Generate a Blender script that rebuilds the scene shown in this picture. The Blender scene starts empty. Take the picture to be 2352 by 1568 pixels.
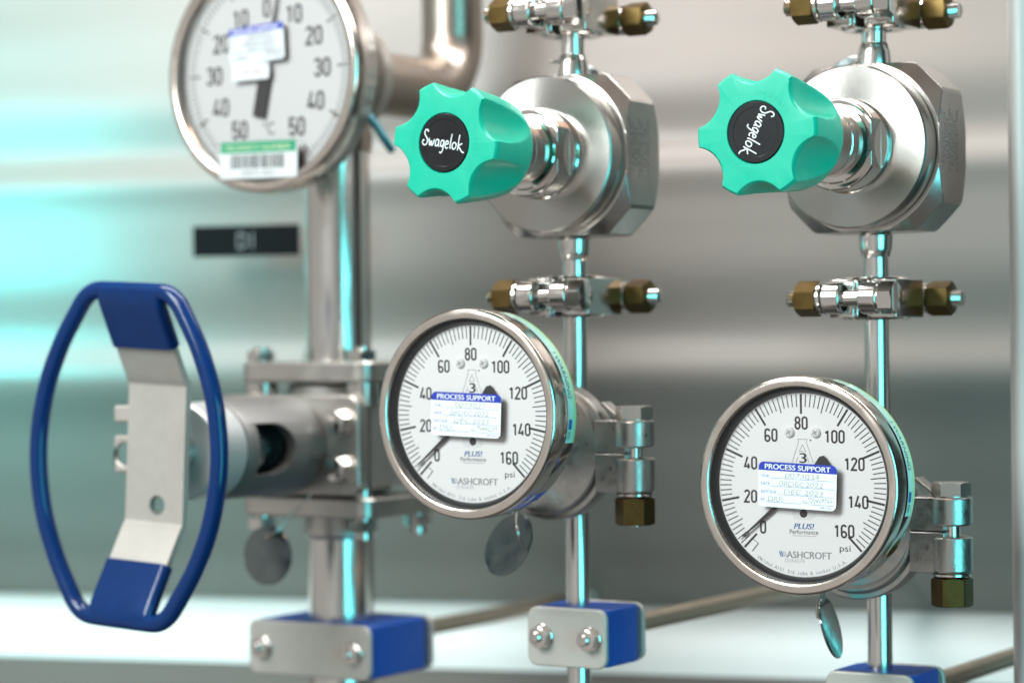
import bpy, bmesh, math, random
from mathutils import Matrix, Vector
random.seed(7)
sc = bpy.context.scene
COL = sc.collection
PI = math.pi
rad = math.radians

# ------------------------------------------------------------------ camera
FPX = 5553.0                    # 85 mm on a 36 mm sensor, in pixels of a 2352 px wide picture
ROLL = 0.0105
cam_d = bpy.data.cameras.new("camera")
cam = bpy.data.objects.new("camera", cam_d)
COL.objects.link(cam)
cam_d.lens = 85
cam_d.sensor_width = 36
cam_d.clip_start = 0.05
cam_d.clip_end = 50
cam.matrix_world = Matrix.Rotation(PI / 2, 4, 'X') @ Matrix.Rotation(-ROLL, 4, 'Z')
cam_d.dof.use_dof = True
cam_d.dof.focus_distance = 1.095
cam_d.dof.aperture_fstop = 5.8
sc.camera = cam

# ------------------------------------------------------------------ world: a dim room seen only in reflections
w = bpy.data.worlds.new("World")
sc.world = w
w.use_nodes = True
nt = w.node_tree
for n in list(nt.nodes):
    nt.nodes.remove(n)
out = nt.nodes.new("ShaderNodeOutputWorld")
bg = nt.nodes.new("ShaderNodeBackground")
tc = nt.nodes.new("ShaderNodeTexCoord")
nt.links.new(bg.outputs[0], out.inputs[0])
acc = None
def lobe(d, lo, hi, colr):
    global acc
    dv = Vector(d).normalized()
    dot = nt.nodes.new("ShaderNodeVectorMath"); dot.operation = 'DOT_PRODUCT'
    nt.links.new(tc.outputs['Generated'], dot.inputs[0]); dot.inputs[1].default_value = dv
    mr = nt.nodes.new("ShaderNodeMapRange"); mr.interpolation_type = 'SMOOTHSTEP'
    mr.inputs['From Min'].default_value = lo; mr.inputs['From Max'].default_value = hi
    nt.links.new(dot.outputs['Value'], mr.inputs['Value'])
    sca = nt.nodes.new("ShaderNodeVectorMath"); sca.operation = 'SCALE'
    sca.inputs[0].default_value = colr
    nt.links.new(mr.outputs[0], sca.inputs['Scale'])
    if acc is None:
        acc = sca.outputs[0]
    else:
        ad = nt.nodes.new("ShaderNodeVectorMath"); ad.operation = 'ADD'
        nt.links.new(acc, ad.inputs[0]); nt.links.new(sca.outputs[0], ad.inputs[1])
        acc = ad.outputs[0]
lobe((0, 0, 1), -3, -2, (0.03, 0.036, 0.036))             # everywhere
lobe((-0.9, -0.45, 0.1), 0.25, 0.85, (0.46, 0.45, 0.43))   # pale room to the left
lobe((0.0, -1.0, 0.15), 0.55, 0.95, (0.175, 0.18, 0.175))    # behind the camera
lobe((-0.1, -0.3, 1.0), 0.45, 0.9, (0.22, 0.18, 0.15))     # ceiling
lobe((-0.3, -0.5, -1.0), 0.6, 0.95, (0.12, 0.10, 0.09))    # floor
nt.links.new(acc, bg.inputs[0])
bg.inputs[1].default_value = 1.0

# ------------------------------------------------------------------ lamps
def area(name, loc, target, sx, sy, power, colr, spread=180):
    l = bpy.data.lights.new(name, 'AREA'); l.shape = 'RECTANGLE'
    l.size = sx; l.size_y = sy; l.energy = power; l.color = colr; l.spread = rad(spread)
    o = bpy.data.objects.new(name, l); COL.objects.link(o)
    o.location = loc
    o.rotation_euler = (Vector(target) - Vector(loc)).to_track_quat('-Z', 'Y').to_euler()
    return o
area("key_lamp", (-1.25, 0.05, 0.95), (0.05, 1.2, 0.0), 0.8, 0.8, 41, (0.91, 1.0, 1.0))
area("cyan_lamp", (0.80, 0.02, 0.0), (0.0, 1.25, 0.0), 0.75, 1.0, 12.5, (0.13, 0.92, 1.0))
area("overhead_lamp", (0.15, 1.28, 0.80), (0.15, 1.66, 0.0), 1.6, 0.25, 22.5, (1.0, 0.985, 0.965))
area("peach_lamp", (-0.50, 0.15, 1.20), (0.05, 1.2, 0.05), 0.35, 0.25, 3.2, (1.0, 0.58, 0.40))
area("cyan_wall_lamp", (-0.75, 1.27, 0.11), (-0.36, 1.66, 0.09), 0.10, 0.45, 0.95, (0.06, 0.92, 0.92), 52)

sc.view_settings.view_transform = 'Standard'
sc.view_settings.look = 'None'
sc.view_settings.exposure = 0.0
sc.view_settings.gamma = 1.0
sc.view_settings.use_curve_mapping = False
sc.render.engine = 'CYCLES'
sc.cycles.use_denoising = True
sc.cycles.max_bounces = 8
sc.cycles.transparent_max_bounces = 12
sc.cycles.caustics_reflective = False
sc.cycles.caustics_refractive = False

# ------------------------------------------------------------------ materials
def mat(name, base, rough=0.5, metal=0.0, spec=0.5, coat=0.0, aniso=0.0, arot=0.0, taxis=None, noise=0.0, nscale=60.0,
        bump=0.0, bscale=400.0, stretch=None, mottling=0.0, emis=None):
    m = bpy.data.materials.new(name); m.use_nodes = True
    t = m.node_tree; b = t.nodes["Principled BSDF"]
    b.inputs['Base Color'].default_value = (*base, 1)
    b.inputs['Roughness'].default_value = rough
    b.inputs['Metallic'].default_value = metal
    b.inputs['Specular IOR Level'].default_value = spec
    if coat:
        b.inputs['Coat Weight'].default_value = coat; b.inputs['Coat Roughness'].default_value = 0.12
    if aniso:
        b.inputs['Anisotropic'].default_value = aniso
        b.inputs['Anisotropic Rotation'].default_value = arot
        tg = t.nodes.new("ShaderNodeTangent"); tg.direction_type = 'RADIAL'; tg.axis = taxis or 'Y'
        t.links.new(tg.outputs[0], b.inputs['Tangent'])
    if noise or bump or mottling:
        c = t.nodes.new("ShaderNodeTexCoord")
        src = c.outputs['Object']
        if stretch:
            mp = t.nodes.new("ShaderNodeMapping"); mp.inputs['Scale'].default_value = stretch
            t.links.new(src, mp.inputs[0]); src = mp.outputs[0]
    if noise:
        n = t.nodes.new("ShaderNodeTexNoise"); n.inputs['Scale'].default_value = nscale; n.inputs['Detail'].default_value = 5
        t.links.new(src, n.inputs['Vector'])
        r = t.nodes.new("ShaderNodeMapRange")
        r.inputs['From Min'].default_value = 0.3; r.inputs['From Max'].default_value = 0.7
        r.inputs['To Min'].default_value = max(0.02, rough - noise); r.inputs['To Max'].default_value = rough + noise
        t.links.new(n.outputs['Fac'], r.inputs[0]); t.links.new(r.outputs[0], b.inputs['Roughness'])
    if mottling:
        n = t.nodes.new("ShaderNodeTexNoise"); n.inputs['Scale'].default_value = nscale * 1.7; n.inputs['Detail'].default_value = 6
        t.links.new(src, n.inputs['Vector'])
        mx = t.nodes.new("ShaderNodeMix"); mx.data_type = 'RGBA'
        mx.inputs['A'].default_value = (*[x * (1 - mottling) for x in base], 1)
        mx.inputs['B'].default_value = (*[min(1, x * (1 + mottling)) for x in base], 1)
        t.links.new(n.outputs['Fac'], mx.inputs['Factor']); t.links.new(mx.outputs['Result'], b.inputs['Base Color'])
    if bump:
        n = t.nodes.new("ShaderNodeTexNoise"); n.inputs['Scale'].default_value = bscale; n.inputs['Detail'].default_value = 3
        t.links.new(src, n.inputs['Vector'])
        bp = t.nodes.new("ShaderNodeBump"); bp.inputs['Strength'].default_value = bump; bp.inputs['Distance'].default_value = 0.0003
        t.links.new(n.outputs['Fac'], bp.inputs['Height']); t.links.new(bp.outputs[0], b.inputs['Normal'])
    return m

STEEL = mat("polished_steel", (0.66, 0.63, 0.60), 0.13, 1.0, noise=0.05, nscale=90)
TUBE = mat("tube_steel", (0.66, 0.64, 0.61), 0.20, 1.0, noise=0.05, nscale=40)
BEZEL = mat("bezel_steel", (0.72, 0.65, 0.59), 0.20, 1.0, noise=0.07, nscale=120)
CHROME = mat("case_steel", (0.58, 0.57, 0.55), 0.10, 1.0, noise=0.05, nscale=60)
SATIN = mat("satin_steel", (0.48, 0.46, 0.43), 0.34, 1.0, noise=0.06, nscale=80)
TURNED = mat("turned_steel", (0.46, 0.435, 0.41), 0.25, 1.0, aniso=0.95, taxis='Y')
DARKM = mat("dark_steel", (0.12, 0.125, 0.13), 0.25, 0.8, noise=0.06)
BODY = mat("body_steel", (0.50, 0.475, 0.45), 0.22, 1.0, noise=0.05, nscale=70)
LABELM = mat("matte_black", (0.004, 0.005, 0.006), 0.8, spec=0.1)
CAST = mat("cast_steel", (0.44, 0.42, 0.40), 0.36, 1.0, noise=0.10, nscale=250, bump=0.35, bscale=900)
BEADED = mat("blasted_steel", (0.40, 0.385, 0.37), 0.50, 1.0, noise=0.05, nscale=200, bump=0.2, bscale=1500)
GREYM = mat("grey_anodised", (0.22, 0.215, 0.21), 0.48, 0.7, noise=0.05, nscale=150)
SHEET = mat("sheet_steel", (0.47, 0.44, 0.405), 0.50, 0.45, noise=0.05, nscale=120, mottling=0.06)
BRASS = mat("olive_brass", (0.125, 0.08, 0.026), 0.40, 0.9, noise=0.08, nscale=160, mottling=0.25)
GREEN = mat("green_plastic", (0.001, 0.455, 0.30), 0.36, 0.0, spec=0.45, mottling=0.06, noise=0.07, nscale=120, bump=0.06, bscale=1200)
BLACK = mat("black_plastic", (0.007, 0.007, 0.009), 0.34, spec=0.25, noise=0.05)
RUBBER = mat("black_gasket", (0.008, 0.009, 0.010), 0.35)
BLUE = mat("blue_vinyl", (0.0006, 0.024, 0.115), 0.14, spec=0.35, mottling=0.2, noise=0.06, nscale=70, bump=0.1, bscale=250)
BLUEP = mat("blue_block", (0.002, 0.062, 0.34), 0.45, noise=0.06)
DIAL = mat("white_dial", (0.88, 0.89, 0.89), 0.45)
DIALW = mat("white_print", (0.78, 0.80, 0.80), 0.4)
INK = mat("black_ink", (0.018, 0.017, 0.018), 0.5)
PENCIL = mat("faded_pen", (0.40, 0.39, 0.39), 0.5)
SMUDGE = mat("smudged_pen", (0.14, 0.14, 0.15), 0.5)
DIMDIAL = mat("dimmed_dial", (0.70, 0.72, 0.72), 0.45)  # dial white darkened in colour to offset the strong key lamp
DIMPAPER = mat("dimmed_paper", (0.60, 0.63, 0.64), 0.4)  # darker copy of the sticker paper, toned down where the key lamp overexposes
CAPM = mat("cap_metal", (0.55, 0.56, 0.56), 0.42, 0.5, noise=0.05)
FAINT = mat("grey_ink", (0.30, 0.31, 0.32), 0.5)
PALE = mat("faded_ink", (0.52, 0.53, 0.54), 0.5)
BLUEINK = mat("blue_ink", (0.010, 0.030, 0.36), 0.45)
LOGOBLUE = mat("logo_blue", (0.02, 0.12, 0.36), 0.5)
PAPER = mat("sticker_paper", (0.76, 0.77, 0.79), 0.35)
PINK = mat("pink_ink", (0.35, 0.10, 0.14), 0.5)
GREENINK = mat("green_ink", (0.01, 0.27, 0.14), 0.5)
YELLOWINK = mat("yellow_ink", (0.60, 0.62, 0.40), 0.5)
FOIL = mat("warning_sticker", (0.55, 0.78, 0.70), 0.22, 0.0, coat=0.5)
FOILY = mat("warning_sticker_edge", (0.50, 0.72, 0.38), 0.25, 0.0, coat=0.5)
WHITEM = mat("white_letter", (0.80, 0.80, 0.80), 0.5)
RAILM = mat("rail_paint", (0.165, 0.14, 0.128), 0.5, 0.0, spec=0.3, mottling=0.05, nscale=12)
WALLM = mat("wall_paint", (0.194, 0.168, 0.153), 0.36, 0.0, spec=0.45, noise=0.07, nscale=5, mottling=0.14, stretch=(0.5, 1.0, 2.2))
LEDGEM = mat("white_ledge", (0.72, 0.72, 0.71), 0.5)
POSTM = mat("post_metal", (0.45, 0.45, 0.44), 0.5, 0.15, noise=0.05)
TAGM = mat("tag_steel", (0.20, 0.235, 0.235), 0.16, 1.0, noise=0.1, nscale=120)
ELBOW = mat("dull_steel", (0.34, 0.29, 0.25), 0.30, 1.0, noise=0.06, nscale=30)
ROD = mat("rod_steel", (0.52, 0.43, 0.34), 0.36, 0.9, noise=0.06, nscale=60)
WIRE = mat("wire_steel", (0.55, 0.52, 0.5), 0.3, 1.0)
TEALP = mat("teal_strap", (0.02, 0.22, 0.28), 0.4)

def glass_mat():
    m = bpy.data.materials.new("clear_glass"); m.use_nodes = True
    t = m.node_tree
    for n in list(t.nodes):
        t.nodes.remove(n)
    o = t.nodes.new("ShaderNodeOutputMaterial")
    mx = t.nodes.new("ShaderNodeMixShader"); tr = t.nodes.new("ShaderNodeBsdfTransparent")
    gl = t.nodes.new("ShaderNodeBsdfGlossy"); gl.inputs['Roughness'].default_value = 0.03
    fr = t.nodes.new("ShaderNodeFresnel"); fr.inputs[0].default_value = 1.35
    t.links.new(fr.outputs[0], mx.inputs[0]); t.links.new(tr.outputs[0], mx.inputs[1])
    t.links.new(gl.outputs[0], mx.inputs[2]); t.links.new(mx.outputs[0], o.inputs[0])
    return m
GLASS = glass_mat()

# ------------------------------------------------------------------ mesh helpers (millimetres in, metres out)
RF = Matrix.Rotation(PI / 2, 4, 'X')        # drawing plane -> facing the front of the panel (local -Y)
RXA = Matrix.Rotation(PI / 2, 4, 'Y')       # axis Z -> local X
I4 = Matrix.Identity(4)
def T(x=0, y=0, z=0):
    return Matrix.Translation((x, y, z))
def RZ(d):
    return Matrix.Rotation(rad(d), 4, 'Z')

class MB:
    def __init__(s):
        s.v = []; s.f = []; s.mi = []
    def add(s, verts, faces, M=I4, mi=0):
        b = len(s.v)
        s.v += [M @ Vector(p) for p in verts]
        for f in faces:
            s.f.append([b + i for i in f]); s.mi.append(mi)
        return s
    def loft(s, rings, M=I4, mi=0, cap0=True, cap1=True, closed=True, wrap=False):
        n = len(rings[0]); vs = [p for r in rings for p in r]; fs = []
        m = len(rings)
        for k in range(m if wrap else m - 1):
            a, c = k * n, ((k + 1) % m) * n
            for i in range(n if closed else n - 1):
                j = (i + 1) % n
                fs.append([a + i, a + j, c + j, c + i])
        if cap0 and not wrap: fs.append(list(range(n))[::-1])
        if cap1 and not wrap: fs.append(list(range((m - 1) * n, m * n)))
        return s.add(vs, fs, M, mi)
    def lathe(s, prof, M=I4, n=72, mi=0, a0=0.0, a1=360.0, caps=True):
        """prof: list of (radius, z); an arc shorter than a full turn closes the profile into a solid."""
        full = abs(a1 - a0 - 360) < 1e-6
        if full:
            rings = [[(r * math.cos(2 * PI * i / n), r * math.sin(2 * PI * i / n), z) for i in range(n)] for r, z in prof]
            return s.loft(rings, M, mi, caps, caps)
        rings = []
        for i in range(n + 1):
            a = rad(a0 + (a1 - a0) * i / n)
            rings.append([(r * math.cos(a), r * math.sin(a), z) for r, z in prof])
        return s.loft(rings, M, mi)
    def ring(s, prof, M=I4, n=72, mi=0):
        """closed profile swept a full turn (a hollow ring)"""
        rings = [[(r * math.cos(2 * PI * i / n), r * math.sin(2 * PI * i / n), z) for r, z in prof] for i in range(n)]
        return s.loft(rings, M, mi, wrap=True)
    def cyl(s, r, z0, z1, M=I4, n=40, ch=0.0, mi=0):
        if ch:
            return s.lathe([(r - ch, z0), (r, z0 + ch), (r, z1 - ch), (r - ch, z1)], M, n, mi)
        return s.lathe([(r, z0), (r, z1)], M, n, mi)
    def box(s, x0, x1, y0, y1, z0, z1, M=I4, mi=0):
        v = [(x, y, z) for z in (z0, z1) for y in (y0, y1) for x in (x0, x1)]
        f = [(0, 2, 3, 1), (4, 5, 7, 6), (0, 1, 5, 4), (2, 6, 7, 3), (0, 4, 6, 2), (1, 3, 7, 5)]
        return s.add(v, f, M, mi)
    def prism(s, pts, z0, z1, M=I4, mi=0):
        return s.loft([[(x, y, z0) for x, y in pts], [(x, y, z1) for x, y in pts]], M, mi)
    def polar_nut(s, rfun, z0, z1, M=I4, n=72, rc=None, t=0.577, mi=0, both=True):
        """prism with outline r(angle) whose ends are cut by a cone of radius rc at the end plane"""
        ang = [2 * PI * i / n for i in range(n)]
        R = [rfun(a) for a in ang]
        if rc is None: rc = min(R) * 0.97
        def ringz(rr, zz): return [(rr[i] * math.cos(ang[i]), rr[i] * math.sin(ang[i]), zz[i]) for i in range(n)]
        e = [min(rc, r) for r in R]
        dz = [max(0.0, (r - rc) * t) for r in R]
        rings = []
        if both: rings.append(ringz(e, [z0] * n)); rings.append(ringz(R, [z0 + d for d in dz]))
        else: rings.append(ringz(R, [z0] * n))
        rings.append(ringz(R, [z1 - d for d in dz])); rings.append(ringz(e, [z1] * n))
        return s.loft(rings, M, mi)
    def hexnut(s, ap, z0, z1, M=I4, rot=0.0, mi=0, both=True):
        f = lambda a: ap / math.cos(((a - rot) % (PI / 3)) - PI / 6)
        return s.polar_nut(f, z0, z1, M, 72, ap * 0.98, 0.5, mi, both)
    def thread(s, r, z0, z1, M=I4, pitch=1.25, n=28, mi=0):
        prof = []; z = z0; k = 0
        m = max(2, int((z1 - z0) / (pitch / 2)))
        for k in range(m + 1):
            prof.append((r if k % 2 else r - 0.6, z0 + (z1 - z0) * k / m))
        return s.lathe([(r - 1.2, z0 - 0.3)] + prof + [(r - 1.2, z1 + 0.5)], M, n, mi)
    def tube(s, pts, r, n=16, closed=False, M=I4, mi=0):
        P = [Vector(p) for p in pts]; m = len(P)
        rr = r if isinstance(r, (list, tuple)) else [r] * m
        rings = []; nrm = None
        for i in range(m):
            if closed: tg = P[(i + 1) % m] - P[i - 1]
            else: tg = P[min(i + 1, m - 1)] - P[max(i - 1, 0)]
            tg.normalize()
            if nrm is None:
                up = Vector((0, 0, 1)) if abs(tg.z) < 0.9 else Vector((0, 1, 0))
                nrm = tg.cross(up).normalized()
            nrm = (nrm - tg * nrm.dot(tg)).normalized()
            bn = tg.cross(nrm)
            rings.append([P[i] + (nrm * math.cos(2 * PI * k / n) + bn * math.sin(2 * PI * k / n)) * rr[i] for k in range(n)])
        return s.loft(rings, M, mi, wrap=closed)
    def mesh(s, name):
        me = bpy.data.meshes.new(name)
        me.from_pydata([p * 0.001 for p in s.v], [], s.f)
        me.polygons.foreach_set('material_index', s.mi)
        bm = bmesh.new(); bm.from_mesh(me)
        bmesh.ops.recalc_face_normals(bm, faces=bm.faces)
        bm.to_mesh(me); bm.free()
        return me
    def build(s, name, mats, parent=None, bevel=0.0, sharp=32, seg=2):
        me = s.mesh(name)
        return finish(name, me, mats, parent, bevel, sharp, seg)

def finish(name, me, mats, parent=None, bevel=0.0, sharp=32, seg=2):
    if not isinstance(mats, (list, tuple)): mats = [mats]
    idx = [p.material_index for p in me.polygons]
    me.materials.clear()
    for m in mats: me.materials.append(m)
    me.polygons.foreach_set('material_index', idx)
    me.polygons.foreach_set('use_smooth', [True] * len(me.polygons))
    me.set_sharp_from_angle(angle=rad(sharp))
    o = bpy.data.objects.new(name, me); COL.objects.link(o)
    if parent is not None: o.parent = parent
    if bevel:
        md = o.modifiers.new("bevel", 'BEVEL'); md.width = bevel * 0.001; md.segments = seg
        md.limit_method = 'ANGLE'; md.angle_limit = rad(35); md.harden_normals = False
    return o

def cut(mb, cutters):
    """boolean difference, both built from MB; returns a mesh"""
    a = bpy.data.objects.new("tmp_a", mb.mesh("tmp_a")); COL.objects.link(a)
    tmp = [a]
    for c in cutters:
        b = bpy.data.objects.new("tmp_b", c.mesh("tmp_b")); COL.objects.link(b); tmp.append(b)
        md = a.modifiers.new("cut", 'BOOLEAN'); md.operation = 'DIFFERENCE'; md.solver = 'EXACT'; md.object = b
    dg = bpy.context.evaluated_depsgraph_get()
    me = bpy.data.meshes.new_from_object(a.evaluated_get(dg))
    for o in tmp:
        bpy.data.objects.remove(o)
    return me

_tc = {}
def text_mesh(txt):
    if txt in _tc: return _tc[txt]
    cu = bpy.data.curves.new("txt", 'FONT'); cu.body = txt; cu.size = 1.0
    cu.resolution_u = 4
    o = bpy.data.objects.new("txt", cu); COL.objects.link(o)
    dg = bpy.context.evaluated_depsgraph_get()
    me = bpy.data.meshes.new_from_object(o.evaluated_get(dg))
    v = [tuple(p.co) for p in me.vertices]; f = [list(p.vertices) for p in me.polygons]
    bpy.data.objects.remove(o); bpy.data.curves.remove(cu); bpy.data.meshes.remove(me)
    _tc[txt] = (v, f)
    return v, f
def text(mb, txt, x, y, h, width=None, z=0.0, mi=0, M=I4, rot=0.0, shear=0.0, ref=None, align='C', grow=0.0):
    v, f = text_mesh(txt)
    if not v: return
    xs = [p[0] for p in v]; x0, x1 = min(xs), max(xs)
    rv, _ = text_mesh(ref or '0')
    ys = [p[1] for p in rv]; y0, y1 = min(ys), max(ys)
    k = h / (y1 - y0)
    kx = (width / (x1 - x0)) if width else k
    cx = (x0 + x1) / 2 if align == 'C' else x0
    cy = (y0 + y1) / 2
    L = [((p[0] - cx) * kx + shear * (p[1] - cy) * k, (p[1] - cy) * k, 0) for p in v]
    mb.add(L, f, M @ T(x, y, z) @ RZ(rot), mi)
def arc_text(mb, txt, R, a_mid, h, z, mi, M=I4, step=None, inside=False, extr=None):
    """single characters on an arc; inside=True reads along the bottom of a dial"""
    n = len(txt); step = step or rad(5)
    for i, ch in enumerate(txt):
        if ch == ' ': continue
        o = (i - (n - 1) / 2) * step
        a = a_mid + o if inside else a_mid - o
        r = math.degrees(a) + 90 if inside else math.degrees(a) - 90
        text(mb, ch, R * math.cos(a), R * math.sin(a), h, None, z, mi, M, r)
def line(mb, x0, y0, x1, y1, wd, z, mi, M=I4, w1=None):
    w1 = wd if w1 is None else w1
    d = Vector((x1 - x0, y1 - y0, 0)).normalized(); n = Vector((-d.y, d.x, 0))
    a, b = Vector((x0, y0, z)), Vector((x1, y1, z))
    mb.add([a - n * wd / 2, b - n * w1 / 2, b + n * w1 / 2, a + n * wd / 2], [(0, 1, 2, 3)], M, mi)
def disc(mb, x, y, rx, z, mi, M=I4, ry=None, n=36):
    ry = ry or rx
    mb.add([(x + rx * math.cos(2 * PI * i / n), y + ry * math.sin(2 * PI * i / n), z) for i in range(n)], [list(range(n))], M, mi)
def rrect(w_, h_, r, n=6, tl=None, bl=None):
    pts = []
    for cx, cy, a0 in ((w_ / 2 - r, h_ / 2 - r, 0), (-w_ / 2 + r, h_ / 2 - r, 90), (-w_ / 2 + r, -h_ / 2 + r, 180), (w_ / 2 - r, -h_ / 2 + r, 270)):
        for k in range(n + 1):
            a = rad(a0 + 90 * k / n); pts.append((cx + r * math.cos(a), cy + r * math.sin(a)))
    return pts
def smooth(pts, k=6, closed=False):
    out_ = []; n = len(pts); P = [Vector(p) for p in pts]
    for i in range(n if closed else n - 1):
        p0 = P[i - 1] if (closed or i > 0) else P[i]
        p1 = P[i]; p2 = P[(i + 1) % n]; p3 = P[(i + 2) % n] if (closed or i + 2 < n) else p2
        for j in range(k):
            t = j / k
            out_.append(0.5 * ((2 * p1) + (p2 - p0) * t + (2 * p0 - 5 * p1 + 4 * p2 - p3) * t * t + (3 * p1 - p0 - 3 * p2 + p3) * t ** 3))
    if not closed: out_.append(P[-1])
    return out_

# ------------------------------------------------------------------ placing and describing
YAW = 32.0
def P(px, py, d):
    """point seen at pixel (px, py) of the 2352 px wide picture, d metres in front of the lens"""
    u = (px - 1176) / FPX; v = (784 - py) / FPX
    c, s = math.cos(ROLL), math.sin(ROLL)
    return Vector(((u * c + v * s) * d, d, (-u * s + v * c) * d))
def tag(o, label, cat, group=None):
    o['label'] = label; o['category'] = cat
    if group: o['group'] = group
    return o
def thing(name, loc, label, cat, group=None, yaw=YAW):
    o = bpy.data.objects.new(name, None); COL.objects.link(o)
    o.empty_display_size = 0.01
    o.location = loc; o.rotation_euler = (0, 0, -rad(yaw))
    return tag(o, label, cat, group)
def at(root_loc, x=0, y=0, z=0, yaw=YAW):
    """world point of a local offset in mm (x right along the panel, y towards the wall, z up)"""
    return Vector(root_loc) + Matrix.Rotation(-rad(yaw), 3, 'Z') @ Vector((x, y, z)) * 0.001
def copy_thing(o, loc, label=None, yaw=None):
    c = o.copy(); COL.objects.link(c); c.location = loc
    if label: c['label'] = label
    if yaw is not None: c.rotation_euler = (0, 0, -rad(yaw))
    m = {}
    for ch in o.children:
        d = ch.copy(); COL.objects.link(d); d.parent = c; m[ch.name] = d
        for g in ch.children:
            e = g.copy(); COL.objects.link(e); e.parent = d
    return c, m
bpy.context.view_layer.update()

PR = P(2014, 784, 1.188)      # right tube axis
PM = P(1322, 784, 1.238)      # middle tube axis
PL = P(778, 784, 1.410)       # big pipe axis

# ------------------------------------------------------------------ background
WYAW = 16.0
WORG = Vector((0.165, 1.52, 0))
def wall_y(z):
    # curve shaped for shading: faces up near the top, turns under to darken the foot
    y = (0.0017 if z < 60 else 0.0006) * (z - 60) ** 2
    y += 1.6 * math.sin(2 * PI * (z + 10) / 105.0) + 0.7 * math.sin(2 * PI * z / 61.0 + 1.0)
    y -= 5.5 * math.exp(-((z - 110) / 14.0) ** 2) + 8.0 * math.exp(-((z + 24) / 22.0) ** 2)   # bulges added to shade soft horizontal bands
    return y
wb = MB()
zs = [-181 + (560 + 181) * i / 220 for i in range(221)]
xs_ = [-1500 + 1850 * i / 8 for i in range(9)]
wb.loft([[(x, wall_y(z), z) for x in xs_] for z in zs], closed=False, cap0=False, cap1=False)
wall = wb.build("wall", WALLM, None, sharp=60)
wall.location = WORG; wall.rotation_euler = (0, 0, -rad(WYAW)); wall['kind'] = 'structure'
lw = thing("ledge", WORG, "bright white sloping ledge along the foot of the grey background wall", "ledge", yaw=WYAW)
y0 = wall_y(-181)
lb = MB()
prof = [(y0 - 2, -181), (y0 - 10, -182.5), (y0 - 22, -188), (y0 - 31, -196), (y0 - 35.5, -204), (y0 - 37.5, -213), (y0 - 38, -222), (y0 + 30, -222), (y0 + 30, -182)]
lb.loft([[(x, p[0], p[1]) for p in prof] for x in (-1500, 350)])
lb.build("ledge_top", LEDGEM, lw, sharp=50)
sk = MB(); sk.box(-1500, 350, y0 - 37, y0 + 20, -700, -222.5)
sk.build("ledge_front", RAILM, lw)
lp = thing("label_plate", P(566, 553, 1.575), "small black label plate with a pale letter on the background wall", "label", yaw=WYAW)
b = MB(); b.box(-37, 37, -2, 1, -10, 10)
b.build("plate", LABELM, lp, bevel=0.5)
b = MB(); text(b, "D1", 0, 0, 11, 11, 2.2, 0, RF); b.build("lettering", SMUDGE, lp)

# frame post at the right edge of the picture
po = thing("frame_post", P(2420, 784, 1.19), "pale grey vertical frame post at the right edge of the photo", "post", yaw=8)
b = MB(); b.prism(rrect(40, 40, 5), -900, 900); b.build("post", POSTM, po, sharp=40)

# ------------------------------------------------------------------ tubes
def steel_tube(loc, label, zbr, zreg):
    r = thing("steel_tube", loc, label, "tube", "upright half inch steel tubes")
    b = MB(); b.cyl(6.15, -560, 420, n=48); b.build("tube", TUBE, r)
    for z in (zreg + 41, zreg - 41):          # weld collars where the tube meets the regulator
        b = MB(); sgn = 1 if z > zreg else -1
        b.lathe([(6.3, z - sgn * 2), (8.4, z + sgn * 1), (8.0, z + sgn * 7), (6.9, z + sgn * 11), (6.4, z + sgn * 11.6)], n=48)
        b.build("weld_collar", TUBE, r)
    b = MB()
    M = T(0, 0, zbr) @ RF
    b.lathe([(8, -11), (12.5, -9), (13, 6), (13, 12), (29, 15), (31, 16), (31, 20)], M, 56)
    b.lathe([(6.4, 26), (9.5, 20), (10.5, 12), (10.5, -12), (9.5, -20), (6.4, -26)], T(0, 0, zbr), 48)
    b.build("branch", SATIN, r)
    return r
ZB_R = -89.5; ZB_M = -55.0
steel_tube(PR, "right upright steel tube carrying the lower pressure gauge", ZB_R, 93.8)
steel_tube(PM, "middle upright steel tube carrying the higher pressure gauge", ZB_M, 93.9)

# ------------------------------------------------------------------ double bolt tube clamps
def bolt_end_parts(root, sgn):
    M = Matrix.Rotation(0 if sgn > 0 else PI, 4, 'Z') @ T(0, -28, 0) @ RXA
    b = MB()
    b.cyl(4.0, -14, 15, M, 32)
    b.thread(4.0, -34, -28, M)
    b.lathe([(7.6, -14.8), (7.9, -15.6), (7.9, -16.6), (6.5, -17.2)], M, 40)
    b.build("bolt", STEEL, root)
    b = MB(); b.hexnut(7.0, 15.2, 22.5, M, rot=0.2, both=False); b.cyl(7.2, 14.7, 15.2, M)
    b.build("bolt_head", STEEL, root)
    b = MB(); b.hexnut(7.6, -28.5, -17, M, rot=0.1)
    b.build("nut", BRASS, root)
def tube_clamp(loc, label):
    r = thing("tube_clamp", loc, label, "clamp", "double bolt tube clamps")
    for s in (1, -1):
        Q = Matrix.Rotation(0 if s > 0 else PI, 4, 'Z')
        b = MB()
        pr = [(8, -9), (9, -10.5), (15, -10.5), (17.5, -8.5), (17.5, 8.5), (15, 10.5), (9, 10.5), (8, 9)]
        b.lathe(pr, Q, 36, a0=-82, a1=82)
        b.box(4.6, 17.6, -17, 17, -9.4, 9.4, Q)
        for y in (-28, 28):
            b.lathe([(6.9, 4.6), (7.8, 5.4), (7.8, 13.8), (6.9, 14.6)], Q @ T(0, y, 0) @ RXA, 48)
            ya, yb = sorted((y, y * 0.45))
            b.box(4.9, 14.3, ya, yb, -6.9, 6.9, Q)
        b.build("clamp_half", STEEL, r, bevel=0.5, sharp=30)
        bolt_end_parts(r, s)
    return r
tube_clamp(at(PR, 0, 0, 163), "upper clamp on the right tube with golden brass nuts, cut by the photo's top")
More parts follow.
